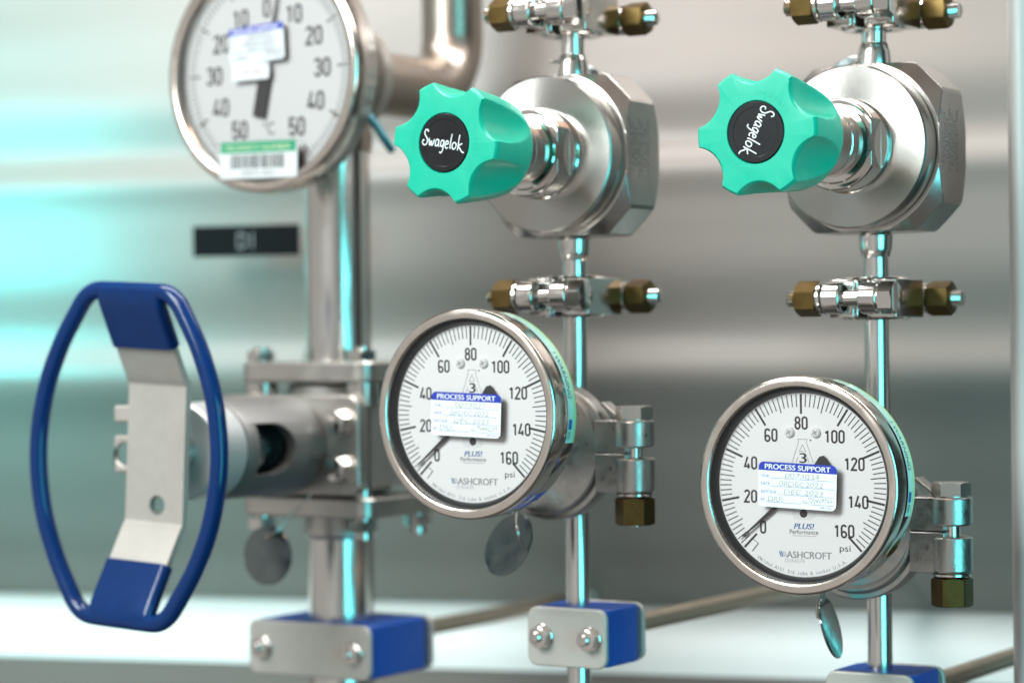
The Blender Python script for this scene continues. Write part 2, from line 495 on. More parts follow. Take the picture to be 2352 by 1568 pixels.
tube_clamp(at(PR, 0, 0, 21), "lower clamp on the right tube, just above the right pressure gauge")
tube_clamp(at(PM, 0, 0, 166), "upper clamp on the middle tube, above the middle regulator")
tube_clamp(at(PM, 0, 0, 22.8), "lower clamp on the middle tube, touching the middle gauge's rim")

# ------------------------------------------------------------------ pressure regulators
def oct_r(a, h=40.5, c=13.5):
    ca, sa = abs(math.cos(a)), abs(math.sin(a))
    r = h / max(ca, sa, 1e-6)
    r2 = (2 * h - c) / (ca + sa)
    return min(r, r2)
SW = [[(2.2, 8.6), (1.2, 9.6), (0.0, 9.0), (-0.1, 7.3), (1.1, 6.0), (2.2, 4.6), (2.0, 2.6), (0.6, 1.8), (-0.7, 2.6), (-0.8, 3.9), (0.2, 4.3)],
      [(3.2, 5.6), (3.7, 3.2), (4.2, 2.2), (4.9, 4.4), (5.3, 2.3), (6.1, 2.8), (6.7, 5.4)],
      [(9.8, 5.0), (8.7, 5.6), (7.7, 4.4), (7.9, 2.6), (9.0, 2.4), (9.8, 4.0), (9.9, 5.4), (9.9, 3.0), (10.5, 2.1)],
      [(13.2, 5.0), (12.1, 5.6), (11.2, 4.2), (11.6, 2.6), (12.6, 2.7), (13.3, 4.4), (13.3, 5.5), (13.2, 1.6), (12.4, -0.6), (11.2, -0.4)],
      [(14.2, 3.9), (16.1, 4.2), (15.9, 5.4), (14.9, 5.5), (14.3, 4.0), (14.6, 2.5), (15.6, 2.0), (16.5, 2.6)],
      [(17.9, 9.4), (17.7, 6.0), (17.7, 3.0), (18.1, 2.0)],
      [(20.3, 5.5), (19.2, 4.8), (19.1, 2.9), (20.2, 2.1), (21.4, 3.2), (21.4, 4.9), (20.3, 5.5)],
      [(23.0, 9.6), (22.9, 6.0), (22.9, 1.9)],
      [(25.4, 5.6), (23.1, 4.0), (24.4, 2.9), (25.9, 1.5), (27.4, 1.3)]]
def make_regulator(loc, label, L, rot, lobe0, knobL):
    r = thing("pressure_regulator", loc, label, "regulator", "pressure regulators with green knobs")
    b = MB(); b.polar_nut(oct_r, -17, 17.5, RF, 144, 41.5, 0.75)
    b.build("body", BODY, r, bevel=0.4, sharp=20)
    b = MB()
    b.lathe([(30, 16), (38.6, 17.8), (39.4, 18.8), (39.4, 29.6), (38.6, 30.6), (22.5, 31.4), (22, 31)], RF, 128)
    b.build("bonnet", TURNED, r, sharp=20)
    # engraved panel on the side of the body
    b = MB()
    MS = T(40.52, 0, 0) @ Matrix.Rotation(PI / 2, 4, 'Y') @ Matrix.Rotation(PI / 2, 4, 'Z')
    for i in range(7):
        text(b, "316 SS MADE IN USA"[: 18 - (i % 3) * 3], -4 + (i - 3) * 3.2, 3, 2.0, 30 - (i % 3) * 5, 0.02, 0, MS, 90)
    b.build("engraving", GREYM, r)
    # collar with wrench flats, then the neck
    c = MB(); c.lathe([(22.8, 30.6), (22.8, 33), (22, 34), (22, 46), (21.2, 47)], RF, 96)
    k1 = MB(); k1.box(18.6, 40, -60, -35.5, -30, 30)
    k2 = MB(); k2.box(-40, -18.6, -60, -35.5, -30, 30)
    finish("collar", cut(c, [k1, k2]), STEEL, r, bevel=0.3, sharp=25)
    b = MB(); b.lathe([(19, 46), (19, 50), (18.4, 50.8), (16.2, 51.2), (16.2, 62), (15.7, 62.4), (15.7, 63), (16.2, 63.4), (16.2, L - knobL + 12)], RF, 96)
    b.build("neck", STEEL, r, sharp=25)
    # lobed knob
    b = MB(); n = 240; rings = []
    N = 34; rs = 14.5
    for k in range(N + 1):
        t = k / N
        Rm = 29.6 - 5.6 * t ** 1.2
        if t > 0.93: Rm -= 4.0 * ((t - 0.93) / 0.07) ** 2
        e = 0.0
        if t < 0.045: e = 1.3 * (1 - t / 0.045) ** 2
        dep = 6.8 * max(0.0, 1 - (t / 0.90) ** 2.0)
        ring_ = []
        for i in range(n):
            a = 2 * PI * i / n
            dl = ((a - lobe0) % (PI / 3)) - PI / 6
            rr = Rm
            if dep > 0:
                Dc = Rm - dep + rs
                q = rs * rs - (Dc * math.sin(dl)) ** 2
                if q > 0: rr = min(Rm, Dc * math.cos(dl) - math.sqrt(q))
            rr -= e
            ring_.append((rr * math.cos(a), rr * math.sin(a), L - t * knobL))
        rings.append(ring_)
    # front face, slightly dished to the cap
    def sc_ring(q, z): return [(p[0] * q, p[1] * q, z) for p in rings[0]]
    front = [[(13.9 * math.cos(2 * PI * i / n), 13.9 * math.sin(2 * PI * i / n), L - 1.0) for i in range(n)],
             [(14.3 * math.cos(2 * PI * i / n), 14.3 * math.sin(2 * PI * i / n), L + 0.05) for i in range(n)], sc_ring(0.965, L + 0.06)]
    back = [[(19.5 * math.cos(2 * PI * i / n), 19.5 * math.sin(2 * PI * i / n), L - knobL - 0.2) for i in range(n)],
            [(17 * math.cos(2 * PI * i / n), 17 * math.sin(2 * PI * i / n), L - knobL + 8) for i in range(n)]]
    b.loft(front + rings + back, RF)
    # raised words on the knob face
    em = MB()
    arc_text(em, "INCREASE", 17.6, rot + PI * 0.98, 2.4, L + 0.12, 0, RF, rad(8.2))
    arc_text(em, "DECREASE", 17.6, rot - 0.1, 2.4, L + 0.12, 0, RF, rad(8.2))
    for v, f, mi in ((em.v, em.f, 0),):
        o = len(b.v); b.v += v; b.f += [[o + q for q in g] for g in f]; b.mi += [0] * len(f)
    kn = b.build("knob", GREEN, r, sharp=38)
    b = MB(); b.lathe([(13.8, L - 1.2), (13.8, L - 0.2), (13.4, L + 0.15), (11.2, L + 0.15), (11.0, L + 0.0), (0.01, L + 0.0)], RF, 96)
    cp = b.build("cap", BLACK, kn, sharp=25)
    b = MB()
    M = RF @ Matrix.Rotation(rot, 4, 'Z') @ T(-11.2, -4.2, L + 0.12) @ Matrix.Diagonal((0.85, 0.95, 0.5, 1))
    for st in SW:
        b.tube([(p.x, p.y, 0) for p in smooth([(x, y, 0) for x, y in st], 5)], 0.36, 8, M=M)
    cp2 = b.build("lettering", WHITEM, kn)
    return r
make_regulator(at(PR, 0, 0, 93.8), "pressure regulator on the right tube, white script on its knob running downwards", 132, rad(-118), rad(2), 43)
make_regulator(at(PM, 0, 0, 93.9), "pressure regulator on the middle tube, white script on its knob nearly level", 120, rad(-11), rad(-10), 43)

# ------------------------------------------------------------------ pressure gauges
def ribbon(mb, pts, wd, z, mi, M=I4, closed=False):
    Q = [Vector((p[0], p[1], 0)) for p in pts]; n = len(Q); vs = []
    for i in range(n):
        a = Q[i - 1] if (closed or i) else Q[i]; c_ = Q[(i + 1) % n] if (closed or i < n - 1) else Q[i]
        if closed or 0 < i < n - 1:
            d1 = (Q[i] - a).normalized(); d2 = (c_ - Q[i]).normalized(); t_ = (d1 + d2)
            t_ = t_.normalized() if t_.length > 1e-6 else d1
            k = 1 / max(0.5, t_.dot(d1))
        else:
            t_ = (c_ - a).normalized(); k = 1
        nn = Vector((-t_.y, t_.x, 0)) * wd / 2 * k
        vs += [Q[i] + nn + Vector((0, 0, z)), Q[i] - nn + Vector((0, 0, z))]
    m = n if closed else n - 1
    mb.add(vs, [(2 * i, 2 * i + 1, (2 * ((i + 1) % n)) + 1, 2 * ((i + 1) % n)) for i in range(m)], M, mi)
def arcp(cx, cy, rx, ry, a0, a1, n=10):
    return [(cx + rx * math.cos(rad(a0 + (a1 - a0) * i / n)), cy + ry * math.sin(rad(a0 + (a1 - a0) * i / n))) for i in range(n + 1)]
def dial_digit(ch):
    W = 0.42; r = W / 2
    if ch == '0': return [(arcp(0, 1 - r, r, r, 0, 180) + arcp(0, r, r, r, 180, 360), True)]
    if ch == '1': return [([(0.05, 0), (0.05, 1.0)], False), ([(0.07, 0.97), (-0.16, 0.80)], False)]
    if ch == '2': return [(arcp(0, 1 - r, r, r, 175, -25, 12) + [(-r, 0.04), (-r - 0.02, 0.0), (r + 0.05, 0.0)], False)]
    if ch == '3': return [(arcp(0, 0.77, r * 0.95, 0.23, 165, -80, 14) + arcp(0, 0.27, r, 0.27, 80, -165, 14), False)]
    if ch == '5': return [([(r, 1.0), (-r * 0.85, 1.0), (-r * 0.95, 0.5)] + arcp(0, 0.31, r, 0.31, 120, -165, 14), False)]
    if ch == '4': return [([(0.12, 0.44), (0.12, 0)], False), ([(0.26, 0.2), (-r - 0.02, 0.2), (0.04, 1.05)], False)]
    if ch == '6': return [(arcp(0, r, r, r * 1.15, 0, 360, 24)[:-1], True), (arcp(0, 1 - r, r, r, 20, 180) + [(-r, r)], False)]
    if ch == '8': return [(arcp(0, 0.27, r, 0.27, 0, 360, 24)[:-1], True), (arcp(0, 0.77, r * 0.92, 0.23, 0, 360, 24)[:-1], True)]
def dial_number(mb, txt, x, y, h, wd, z, mi):
    hh = h * 0.87; sx = hh * 1.02; pitch = h * 0.585
    for i, ch in enumerate(txt):
        cx = x + (i - (len(txt) - 1) / 2) * pitch
        for q, (pts, cl) in enumerate(dial_digit(ch)):
            ribbon(mb, [(cx + p[0] * sx, y + (p[1] - 0.5) * hh) for p in pts], h * 0.15, z + 0.008 * q, mi, I4, cl)
def build_dial():
    """white dial with its printing, one mesh; drawing plane, +Z to the viewer"""
    b = MB(); Z = -6.2; z = Z + 0.06
    disc(b, 0, 0, 44.2, Z, 0, n=96)
    for i in range(81):
        a = rad(225 - i * 270 / 80)
        major = i % 10 == 0; five = i % 5 == 0
        r1 = 41.9; r0 = r1 - (9.2 if major else 7.4 if five else 5.9)
        wd = 1.05 if major else 0.48
        line(b, r0 * math.cos(a), r0 * math.sin(a), r1 * math.cos(a), r1 * math.sin(a), wd, z, 1)
    for s, x, y, wd in (("80", 0, 28.5, 6.7), ("60", -15.4, 22.8, 6.7), ("40", -26.0, 9.7, 6.7), ("20", -26.2, -5.8, 6.6), ("0", -19.9, -20.0, 3.0),
                        ("100", 16.6, 22.4, 10.0), ("120", 26.3, 10.0, 10.0), ("140", 28.0, -7.2, 10.0), ("160", 20.9, -20.6, 10.0)):
        dial_number(b, s, x, y, 6.1, wd, z, 1)
    text(b, "psi", 21.4, -28.4, 2.9, 5.4, z, 1, ref='b')
    text(b, "PLUS!", 0.9, -19.0, 2.5, 9.6, z, 3, shear=0.25, ref='L')
    text(b, "PLUS!", 1.1, -19.0, 2.5, 9.6, z + 0.01, 3, shear=0.25, ref='L')
    text(b, "Performance", 0.9, -21.6, 2.0, 14.4, z, 1, ref='P')
    line(b, -5, -23.4, 7, -23.4, 0.35, z, 4)
    text(b, "ASHCROFT", 3.2, -32.2, 3.1, 22.5, z, 2, ref='H')
    text(b, "ASHCROFT", 3.45, -32.2, 3.1, 22.5, z + 0.01, 2, ref='H')
    for k in range(4):
        line(b, -11.6 + k * 0.9, -30.8, -10.8 + k * 0.9, -33.4, 0.5, z, 3 if k < 2 else 4)
    text(b, "DURALIFE", -3.8, -35.0, 1.7, 10.0, z, 4, ref='H')
    arc_text(b, "Welded AISI 316 tube & socket U.S.A.", 40.6, rad(270), 1.7, z, 2, step=rad(1.85), inside=True)
    # certification mark: outlined letter A with a figure 3
    for p in ((-2.4, 21.0, 2.4, 21.0), (-2.4, 21.0, -2.0, 19.6), (2.4, 21.0, 2.0, 19.6), (-2.0, 19.6, -5.4, 10.0), (2.0, 19.6, 5.4, 10.0),
              (0, 18.6, -1.6, 15.4), (0, 18.6, 1.6, 15.4), (-1.6, 15.4, 1.6, 15.4), (-2.2, 13.0, -3.2, 10.4), (2.2, 13.0, 3.2, 10.4)):
        line(b, p[0] + 0.6, p[1], p[2] + 0.6, p[3], 0.16, z, 1)
    text(b, "3", 0.7, 12.4, 4.6, 3.4, z, 1); text(b, "3", 1.0, 12.4, 4.6, 3.4, z + 0.01, 1)
    disc(b, 4.6, 20.6, 0.4, z, 1, n=12)
    # zero stop lines
    line(b, -25.6, -25.4, -22.4, -27.6, 0.25, z, 1); line(b, -22.4, -27.6, -25.6, -31.4, 0.45, z, 1); line(b, -29.4, -24.8, -27.0, -22.6, 0.45, z, 1)
    line(b, -31.2, -26.2, -28.6, -23.8, 0.4, z, 1)
    # dimple and plug hole
    ms = [(x, y) for x, y in rrect(12.2, 5.6, 2.79, 8)]
    b.add([(x + 0.8, y - 13.1, z) for x, y in ms], [list(range(len(ms)))], mi=5)
    disc(b, 0.8, -13.1, 1.95, z + 0.05, 1, n=32)
    return b.mesh("dial")
DIAL_ME = build_dial()
DIAL_ME.transform(RF)

def sticker_mb(z, rows, rot, cx, cy, hand):
    """white calibration sticker with a blue header; drawing plane"""
    b = MB(); M = T(cx, cy, z) @ RZ(rot)
    pts = rrect(39.5, 20.8, 2.6)
    b.prism(pts, 0, 0.12, M, 0)
    top = [(x, y) for x, y in pts if y > 6.5]
    top = sorted(top, key=lambda p: -math.atan2(p[1] - 3, p[0]))
    hd = [(19.75, 6.4)] + [p for p in rrect(39.5, 20.8, 2.6) if p[1] > 7.5] + [(-19.75, 6.4)]
    b.add([(x, y, 0.14) for x, y in hd], [list(range(len(hd)))], M, 1)
    for dx in (-0.08, 0.08):
        text(b, "PROCESS SUPPORT", dx, 8.3, 2.3, 33, 0.17 + dx * 0.05, 2, M, ref='P')
    for i, (lab, lw_) in enumerate((("I.D.#:", 4.0), ("DATE:", 4.6), ("DATE DUE:", 8.0), ("BY:", 2.3))):
        y = 4.0 - 3.7 * i
        text(b, lab, -18.2, y, 1.25, lw_, 0.15, 1, M, ref='D', align='L')
        x0 = -18.2 + lw_ + 0.4
        if i < 3: line(b, x0, y - 1.0, 18.4, y - 1.0, 0.16, 0.15, 1, M)
        else:
            line(b, x0, y - 1.0, 2.3, y - 1.0, 0.16, 0.15, 1, M)
            text(b, "Co.", 4.3, y, 1.25, 2.3, 0.15, 1, M, ref='C')
            line(b, 5.8, y - 1.0, 18.4, y - 1.0, 0.16, 0.15, 1, M)
    text(b, "USPS - 01A1", 14.6, -9.2, 0.75, 5.4, 0.15, 1, M, ref='U')
    rnd = random.Random(hand)
    for i, s in enumerate(rows):
        y = 4.5 - 3.7 * i
        x = (-6, -9, -6.5, -14.5)[i]
        text(b, s, x, y, 2.3, len(s) * 2.45, 0.15, 3, M, shear=0.15, align='L')
        for k in range(len(s) + 1):
            if rnd.random() < 0.75:
                disc(b, x + k * 2.35 + rnd.uniform(-0.5, 0.5), y + rnd.choice((-1.1, -0.9, 0.9)), rnd.uniform(0.2, 0.34), 0.16, 4, M, ry=0.2, n=10)
    text(b, "TRANSCAT", 6.2, -6.0, 2.0, 11.5, 0.15, 3, M, shear=0.15, align='L')
    for k in range(9):
        disc(b, 6 + k * 1.45, -6.3 + rnd.uniform(-1, 1), rnd.uniform(0.2, 0.36), 0.16, 4, M, ry=0.22, n=10)
    return b
STK = [PAPER, BLUEINK, WHITEM, PENCIL, INK]

def arc_strip(mb, R, a0, a1, z0, z1, mi, n=40):
    vs = []
    for i in range(n + 1):
        a = rad(a0 + (a1 - a0) * i / n)
        vs += [(R * math.cos(a), R * math.sin(a), z0), (R * math.cos(a), R * math.sin(a), z1)]
    mb.add(vs, [(2 * i, 2 * i + 2, 2 * i + 3, 2 * i + 1) for i in range(n)], RF, mi)
def arc_wrap(mb, txt, R, a_start, length, h, zc, mi, shear=0.2):
    v, f = text_mesh(txt)
    xs = [p[0] for p in v]; ys = [p[1] for p in v]
    x0, x1, y0_, y1_ = min(xs), max(xs), min(ys), max(ys)
    L = []
    for p in v:
        t_ = (p[1] - y0_) / (y1_ - y0_) - 0.5
        u = (p[0] - x0) / (x1 - x0) * length + shear * t_ * h
        a = rad(a_start) - u / R
        L.append((R * math.cos(a), R * math.sin(a), zc - t_ * h))
    mb.add(L, f, RF, mi)

def pressure_gauge(loc, label, rows, Lg, hand, yaw):
    g = thing("pressure_gauge", loc, label, "gauge", "pressure gauges with white dials", yaw=yaw)
    b = MB()
    b.ring([(45.2, -2.4), (45.2, -1.3), (45.4, -0.5), (45.8, -0.1), (46.2, 0.0), (48.6, 0.0), (49.4, -0.3), (50.0, -1.0), (50.2, -2.0), (50.2, -9.6), (49.3, -10.2), (45.2, -10.2)], RF, 128)
    b.build("bezel", BEZEL, g, sharp=50)
    b = MB()
    b.ring([(45.15, -2.2), (45.15, -8.0), (42.4, -6.16), (42.9, -4.4), (44.8, -2.2)], RF, 128)
    b.build("gasket", RUBBER, g, sharp=50)
    b = MB()
    b.lathe([(46, -10.0), (49.4, -10.4), (49.6, -11), (49.6, -21), (48.6, -22.6), (45, -23.4), (34, -24.6), (22, -27), (20, -30)], RF, 128)
    b.build("case", CHROME, g, sharp=30)
    b = MB()
    b.lathe([(17, -23), (17, -30), (13, -33), (13, -Lg + 38), (20, -Lg + 36), (31, -Lg + 33), (31, -Lg + 21)], RF @ T(0, -20, 0), 72)
    b.build("socket", CAST, g, sharp=30)
    b = MB(); arc_strip(b, 49.66, 76, -16, -13.2, -20.0, 0); arc_strip(b, 49.68, 76, -16, -18.3, -20.6, 1)
    arc_wrap(b, "! WARNING", 49.74, 36, 24, 3.0, -15.9, 2)
    arc_strip(b, 49.74, -3.0, -8.5, -14.0, -16.8, 3, 8)
    for k in range(3): arc_strip(b, 49.74, -9.5, -14, -14 - k * 1.0, -14.3 - k * 1.0, 2, 6)
    b.build("warning_sticker", [FOIL, FOILY, INK, LOGOBLUE], g)
    d = finish("dial", DIAL_ME, [DIAL, INK, FAINT, LOGOBLUE, PALE, DIALW], g, sharp=30)
    for sx in (-5.8, 7.4):
        b = MB(); M = RF @ T(sx, 24.2, -6.15)
        b.lathe([(2.45, 0), (2.4, 0.7), (1.8, 1.2), (0.01, 1.35)], M, 32)
        for rr in (30, 120): line(b, -1.3 * math.cos(rad(rr)), -1.3 * math.sin(rad(rr)), 1.3 * math.cos(rad(rr)), 1.3 * math.sin(rad(rr)), 0.45, 1.42, 1, M)
        b.build("dial_screw", [DIALW, FAINT], d)
    # pointer
    b = MB(); pa = rad(219.5); z0_ = -4.9
    M = RF @ RZ(219.5)
    pts = [(38.6, -0.25), (38.6, 0.25), (6, 1.25), (-6, 1.4), (-16.0, 4.0), (-18.0, 3.0), (-18.0, -3.0), (-16.0, -4.0), (-6, -1.4), (6, -1.25)]
    b.prism(pts, z0_, z0_ + 0.5, M)
    b.cyl(3.2, -6.1, z0_ + 0.9, RF, 32)
    b.build("pointer", INK, g)
    b = MB(); b.lathe([(45.1, -2.9), (45.1, -2.1)], RF, 96); b.build("glass", GLASS, g)
    b = sticker_mb(-2.05, rows, -2.2, -0.4, -0.3, hand)
    me = b.mesh("sticker"); me.transform(RF)
    finish("sticker", me, STK, g)
    return g
GR = at(PR, 0, -94, -65.5); GMd = at(PM, 0, -105, -34.0)
pressure_gauge(GR, "sharp pressure gauge reading near zero on the right tube, lowest of the round dials", ("0073034", "08DEC2022", "DEC.2023", "DRP"), 94, 3, 32.0)
pressure_gauge(GMd, "pressure gauge on the middle tube, between the green knob and hanging tag", ("0073027", "08DEC2022", "DEC.2023", "DRP"), 105, 5, 32.0)

# clamps that hold the gauges to their branches
def gauge_clamp(loc, label):
    r = thing("gauge_clamp", loc, label, "clamp", "bolted clamps behind the gauges")
    pr = [(21, 19), (21, 31.5), (23, 32.6), (30, 32.6), (31.2, 31.6), (31.4, 28.6), (34.2, 28.0), (34.6, 27), (34.6, 18), (33.6, 17), (22, 17)]
    for s in (1, -1):
        b = MB()
        a0, a1 = (0.5, 179.5) if s > 0 else (180.5, 359.5)
        b.lathe(pr, RF, 72, a0=a0, a1=a1)
        lo, hi = (0.4, 16.0) if s > 0 else (-19.5, -0.4)
        clo, chi = (2.6, 16.0) if s > 0 else (-19.5, -2.6)
        b.box(30, 47.5, -33.5, -17.5, lo, hi)
        b.lathe([(9.4, clo), (10, clo + 0.6), (10, chi - 0.6), (9.4, chi)], T(48, -25.5, 0), 48)
        b.build("clamp_half", CAST, r, bevel=0.7, sharp=30)
    b = MB(); M = T(48, -25.5, 0)
    b.cyl(4.2, -36, 17, M, 32)
    b.lathe([(8.6, -21.6), (9.2, -21.0), (9.2, -20.2), (8.6, -19.7)], M, 40)
    b.build("bolt", STEEL, r)
    b = MB(); b.hexnut(8.0, 16.6, 23.0, M, rot=0.35, both=False); b.cyl(8.2, 16.1, 16.6, M)
    b.build("bolt_head", SATIN, r)
    b = MB(); b.hexnut(8.6, -35.5, -22.0, M, rot=0.45); b.build("nut", BRASS, r)
    b = MB(); b.box(-7, 7, -5, 4, -1, 1, T(36, -23, 20) @ Matrix.Rotation(rad(38), 4, 'Y')); b.build("lever_tab", SATIN, r, bevel=0.4)
    return r
gauge_clamp(at(PR, 0, 0, ZB_R), "bolted cast clamp behind the right pressure gauge, with brass nut below")
gauge_clamp(at(PM, 0, 0, ZB_M), "bolted cast clamp behind the middle pressure gauge, with brass nut below")

# ------------------------------------------------------------------ large pipe with elbow at the left
pp = thing("process_pipe", PL, "wide steel pipe standing behind the blue handle, bending back at its top", "pipe")
b = MB(); b.cyl(19.05, -560, 134, n=72); b.build("upright_pipe", TUBE, pp)
b = MB()
path = [(0, -26, 154), (0, 40, 154), (0, 88, 154)]
Rb = 36
for k in range(1, 13):
    a = rad(90 * k / 12); path.append((0, 88 + Rb * math.sin(a), 154 + Rb * (1 - math.cos(a))))
path += [(0, 88 + Rb, 230), (0, 88 + Rb, 420)]
b.tube(path, 19.05, 48); b.lathe([(20.5, 110), (21, 118), (19.3, 128), (19.05, 140)], n=60)
b.build("elbow_pipe", ELBOW, pp, sharp=50)
for z in (-34, -105):
    b = MB(); b.lathe([(19.2, z - 9), (21.5, z - 7), (21.5, z + 7), (19.2, z + 9)], n=64)
    b.build("weld_collar", SATIN, pp)
b = MB()
b.lathe([(19.2, 26), (32, 27), (32, 35), (19.2, 36)], RF @ T(0, 154, 0) @ T(0, 0, -40), 64)
b.build("ferrule", SATIN, pp)

# ------------------------------------------------------------------ valve with blue oval handle
ZV = -58.0
va = thing("ball_valve", at(PL, 0, 0, ZV), "flanged steel valve with a blue oval handle on the wide pipe", "valve")
b = MB(); b.box(-38, 40, -40, 40, -25, 25); b.cyl(30, -29, 34, n=64)
b.build("valve_body", BEADED, va, bevel=3, seg=3)
for z in (35, -42):
    b = MB(); b.prism([(x, y) for x, y in rrect(92, 74, 9)], z, z + 11.5)
    b.build("flange", SATIN, va, bevel=1.2)
for sx in (-36, 36):
    for sy in (-27, 27):
        b = MB(); M = T(sx, sy, 0)
        b.cyl(5, -54, 55, M, 24); b.hexnut(7.6, 47.2, 53, M); b.hexnut(7.6, -50, -43.5, M)
        b.cyl(9.5, 22, 34.5, M, 24)
        b.build("flange_bolt", STEEL, va)
b = MB(); b.prism(rrect(100, 56, 7), 42, 51, RF); b.build("mounting_plate", SATIN, va, bevel=1)
for sz in (13, -13):
    for sx in (-38, 38):
        b = MB(); M = RF @ T(sx, sz, 51); b.cyl(8, 0, 1.4, M); b.hexnut(6.0, 1.4, 7.5, M, both=False, rot=0.3); b.build("plate_bolt", STEEL, va)
# bonnet cylinder with its sight window
c = MB(); c.ring([(21, 51.2), (27.4, 51.2), (27.4, 117), (26.6, 118.5), (21, 118.5)], RF, 96)
k = MB()
dsh = [(110, -14), (110, 14)] + [(94 - 16 * math.sin(rad(t_)), 14 * math.cos(rad(t_))) for t_ in range(0, 181, 12)]
# D-shaped cutter through the wall that faces right
k.loft([[(x, -l, z) for l, z in dsh] for x in (8, 40)])
finish("bonnet", cut(c, [k]), GREYM, va, bevel=1.0, sharp=30)
b = MB(); b.lathe([(9, 50), (9, 60), (18, 62), (18, 82), (13, 83), (13, 92), (17.5, 93), (17.5, 99), (13, 101), (13, 117)], RF, 48); b.build("inner_stem", DARKM, va)
b = MB(); b.lathe([(20, 118.6), (25.6, 118.8), (26.2, 119.6), (26.2, 144), (25.2, 145.4), (13, 146)], RF, 80); b.build("end_cap", CAPM, va)
b = MB(); b.lathe([(12, 146), (12, 152), (9, 153), (9, 160.2)], RF, 48); b.build("stem", STEEL, va)
# handle: bent strip, blue dipped ends, oval ring
def strip(prof, wd, th, rr=0.0):
    """prof: (forward, z) polyline; returns an MB solid of width wd and thickness th"""
    m = MB(); n = len(prof); rings = []
    for i in range(n):
        p = Vector(prof[i]); a = Vector(prof[max(i - 1, 0)]); c_ = Vector(prof[min(i + 1, n - 1)])
        tg = (c_ - a).normalized(); nr = Vector((-tg.y, tg.x))
        cs = rrect(wd, th, min(rr, th / 2 - 0.01), 4) if rr else [(wd / 2, th / 2), (-wd / 2, th / 2), (-wd / 2, -th / 2), (wd / 2, -th / 2)]
        rings.append([(x, -(p.x + nr.x * t_), p.y + nr.y * t_) for x, t_ in cs])
    m.loft(rings); return m
FR_, FP = 187.0, 162.0
prof = smooth([(FR_ + 0.5, 85, 0), (FR_ - 1, 79, 0), (FR_ - 10, 62.5, 0), (FP + 3.5, 42, 0), (FP + 0.6, 37.5, 0), (FP, 33, 0), (FP, 10, 0), (FP, -10, 0), (FP, -33, 0), (FP + 0.6, -37.5, 0), (FP + 3.5, -42, 0), (FR_ - 10, -62.5, 0), (FR_ - 1, -79, 0), (FR_ + 0.5, -85, 0)], 4)
prof = [(p.x, p.y) for p in prof]
st = strip(prof, 39, 4.2)
hc = MB(); hc.cyl(5.2, FP - 10, FP + 10, RF @ T(2, -27, 0), 32)
RH = Matrix.Rotation(rad(3.0), 4, 'Y')       # the handle hangs slightly turned
me = cut(st, [hc]); me.transform(RH)
hd = finish("handle", me, SHEET, va, bevel=0.5, sharp=25)
for s in (1, -1):
    cp_ = strip([(p[0], p[1]) for p in prof if s * p[1] > 55], 42.5, 8.4, 3.6)
    m_ = cp_.mesh("coating"); m_.transform(RH)
    finish("coating", m_, BLUE, hd, sharp=60)
half = [(0, 85.2), (14, 85.2), (24, 84.6), (30.5, 81), (36, 74), (48, 54), (57.5, 29), (61.2, 0), (57.5, -29), (48, -54), (36, -74), (30.5, -81), (24, -84.6), (14, -85.2)]
full = half + [(0, -85.2)] + [(-x, z) for x, z in reversed(half[1:])]
rp = smooth([(x, -FR_, z) for x, z in full], 6, closed=True)
b = MB(); b.tube(rp, 4.7, 24, closed=True); m_ = b.mesh("ring"); m_.transform(RH)
finish("ring", m_, BLUE, hd, sharp=80)
b = MB()
for z0_, z1_ in ((16, 25), (-11, 9)):
    for q in rrect(1, 1, .1): pass
b1 = MB(); b1.box(-34, 4, -158, -155.5, 16, 25); b1.box(-34, 4, -158, -155.5, -11, 9)
h2 = MB(); h2.cyl(6, 140, 170, RF @ T(-27, -1, 0), 28)
finish("locking_tab", cut(b1, [h2]), SHEET, va, bevel=1.2, seg=3)

# ------------------------------------------------------------------ dial thermometer
TH = at(PL, 0, -72, 150.5)
th = thing("dial_thermometer", TH, "large round thermometer dial with green barcode sticker at the pipe's top", "thermometer", yaw=33)
b = MB()
b.ring([(61.5, -3), (61.5, -0.8), (62.4, 0), (65.4, 0.2), (66.9, -0.8), (67.4, -2.4), (67.4, -11), (61.5, -11)], RF, 128)
b.build("bezel", BEZEL, th, sharp=40)
b = MB(); b.lathe([(60, -11), (66.4, -11.2), (66.4, -20), (64, -22), (30, -25), (16, -26), (13, -27), (13, -66)], RF, 128)
b.ring([(61.4, -3.1), (61.4, -7.9), (58.6, -7.4), (60.4, -3.1)], RF, 128)
b.build("case", CHROME, th, sharp=30)
b = MB(); z = -6.9
disc(b, 0, 0, 60, -7, 0, n=96)
for i in range(121):
    v_ = -60 + i; a = rad(90 - v_ * 2.96)
    if abs(v_ * 2.96) > 170: continue
    mj = v_ % 10 == 0
    r1 = 57; r0 = 52.0 if not mj else 49
    line(b, r0 * math.cos(a), r0 * math.sin(a), r1 * math.cos(a), r1 * math.sin(a), 1.1 if mj else 0.6, z, 1)
for v_ in range(-50, 51, 10):
    a = rad(90 - v_ * 2.96)
    dial_number(b, str(abs(v_)), 38.5 * math.cos(a), 36.5 * math.sin(a), 10.5, 0, z, 1)
text(b, "\u00b0C", 0.5, -31, 7, 8, z, 1, ref='C')
text(b, "ASHCROFT", 2, -40.5, 2.6, 21, z, 1, ref='H')
disc(b, -12, -40.5, 1.5, z, 3)
disc(b, 47.5, -26, 1.4, z + .02, 4); disc(b, -47.5, -26, 1.4, z + .02, 4)
m_ = b.mesh("dial"); m_.transform(RF)
finish("dial", m_, [DIMDIAL, INK, FAINT, LOGOBLUE, BRASS], th)
b = MB(); M = RF @ RZ(-12)
b.prism([(-0.5, 46), (0.5, 46), (1.3, 0), (-1.3, 0)], -5.2, -4.7, M)
b.prism([(-4.3, -25), (4.3, -25), (4.3, 0), (-4.3, 0)], -5.4, -4.8, M)
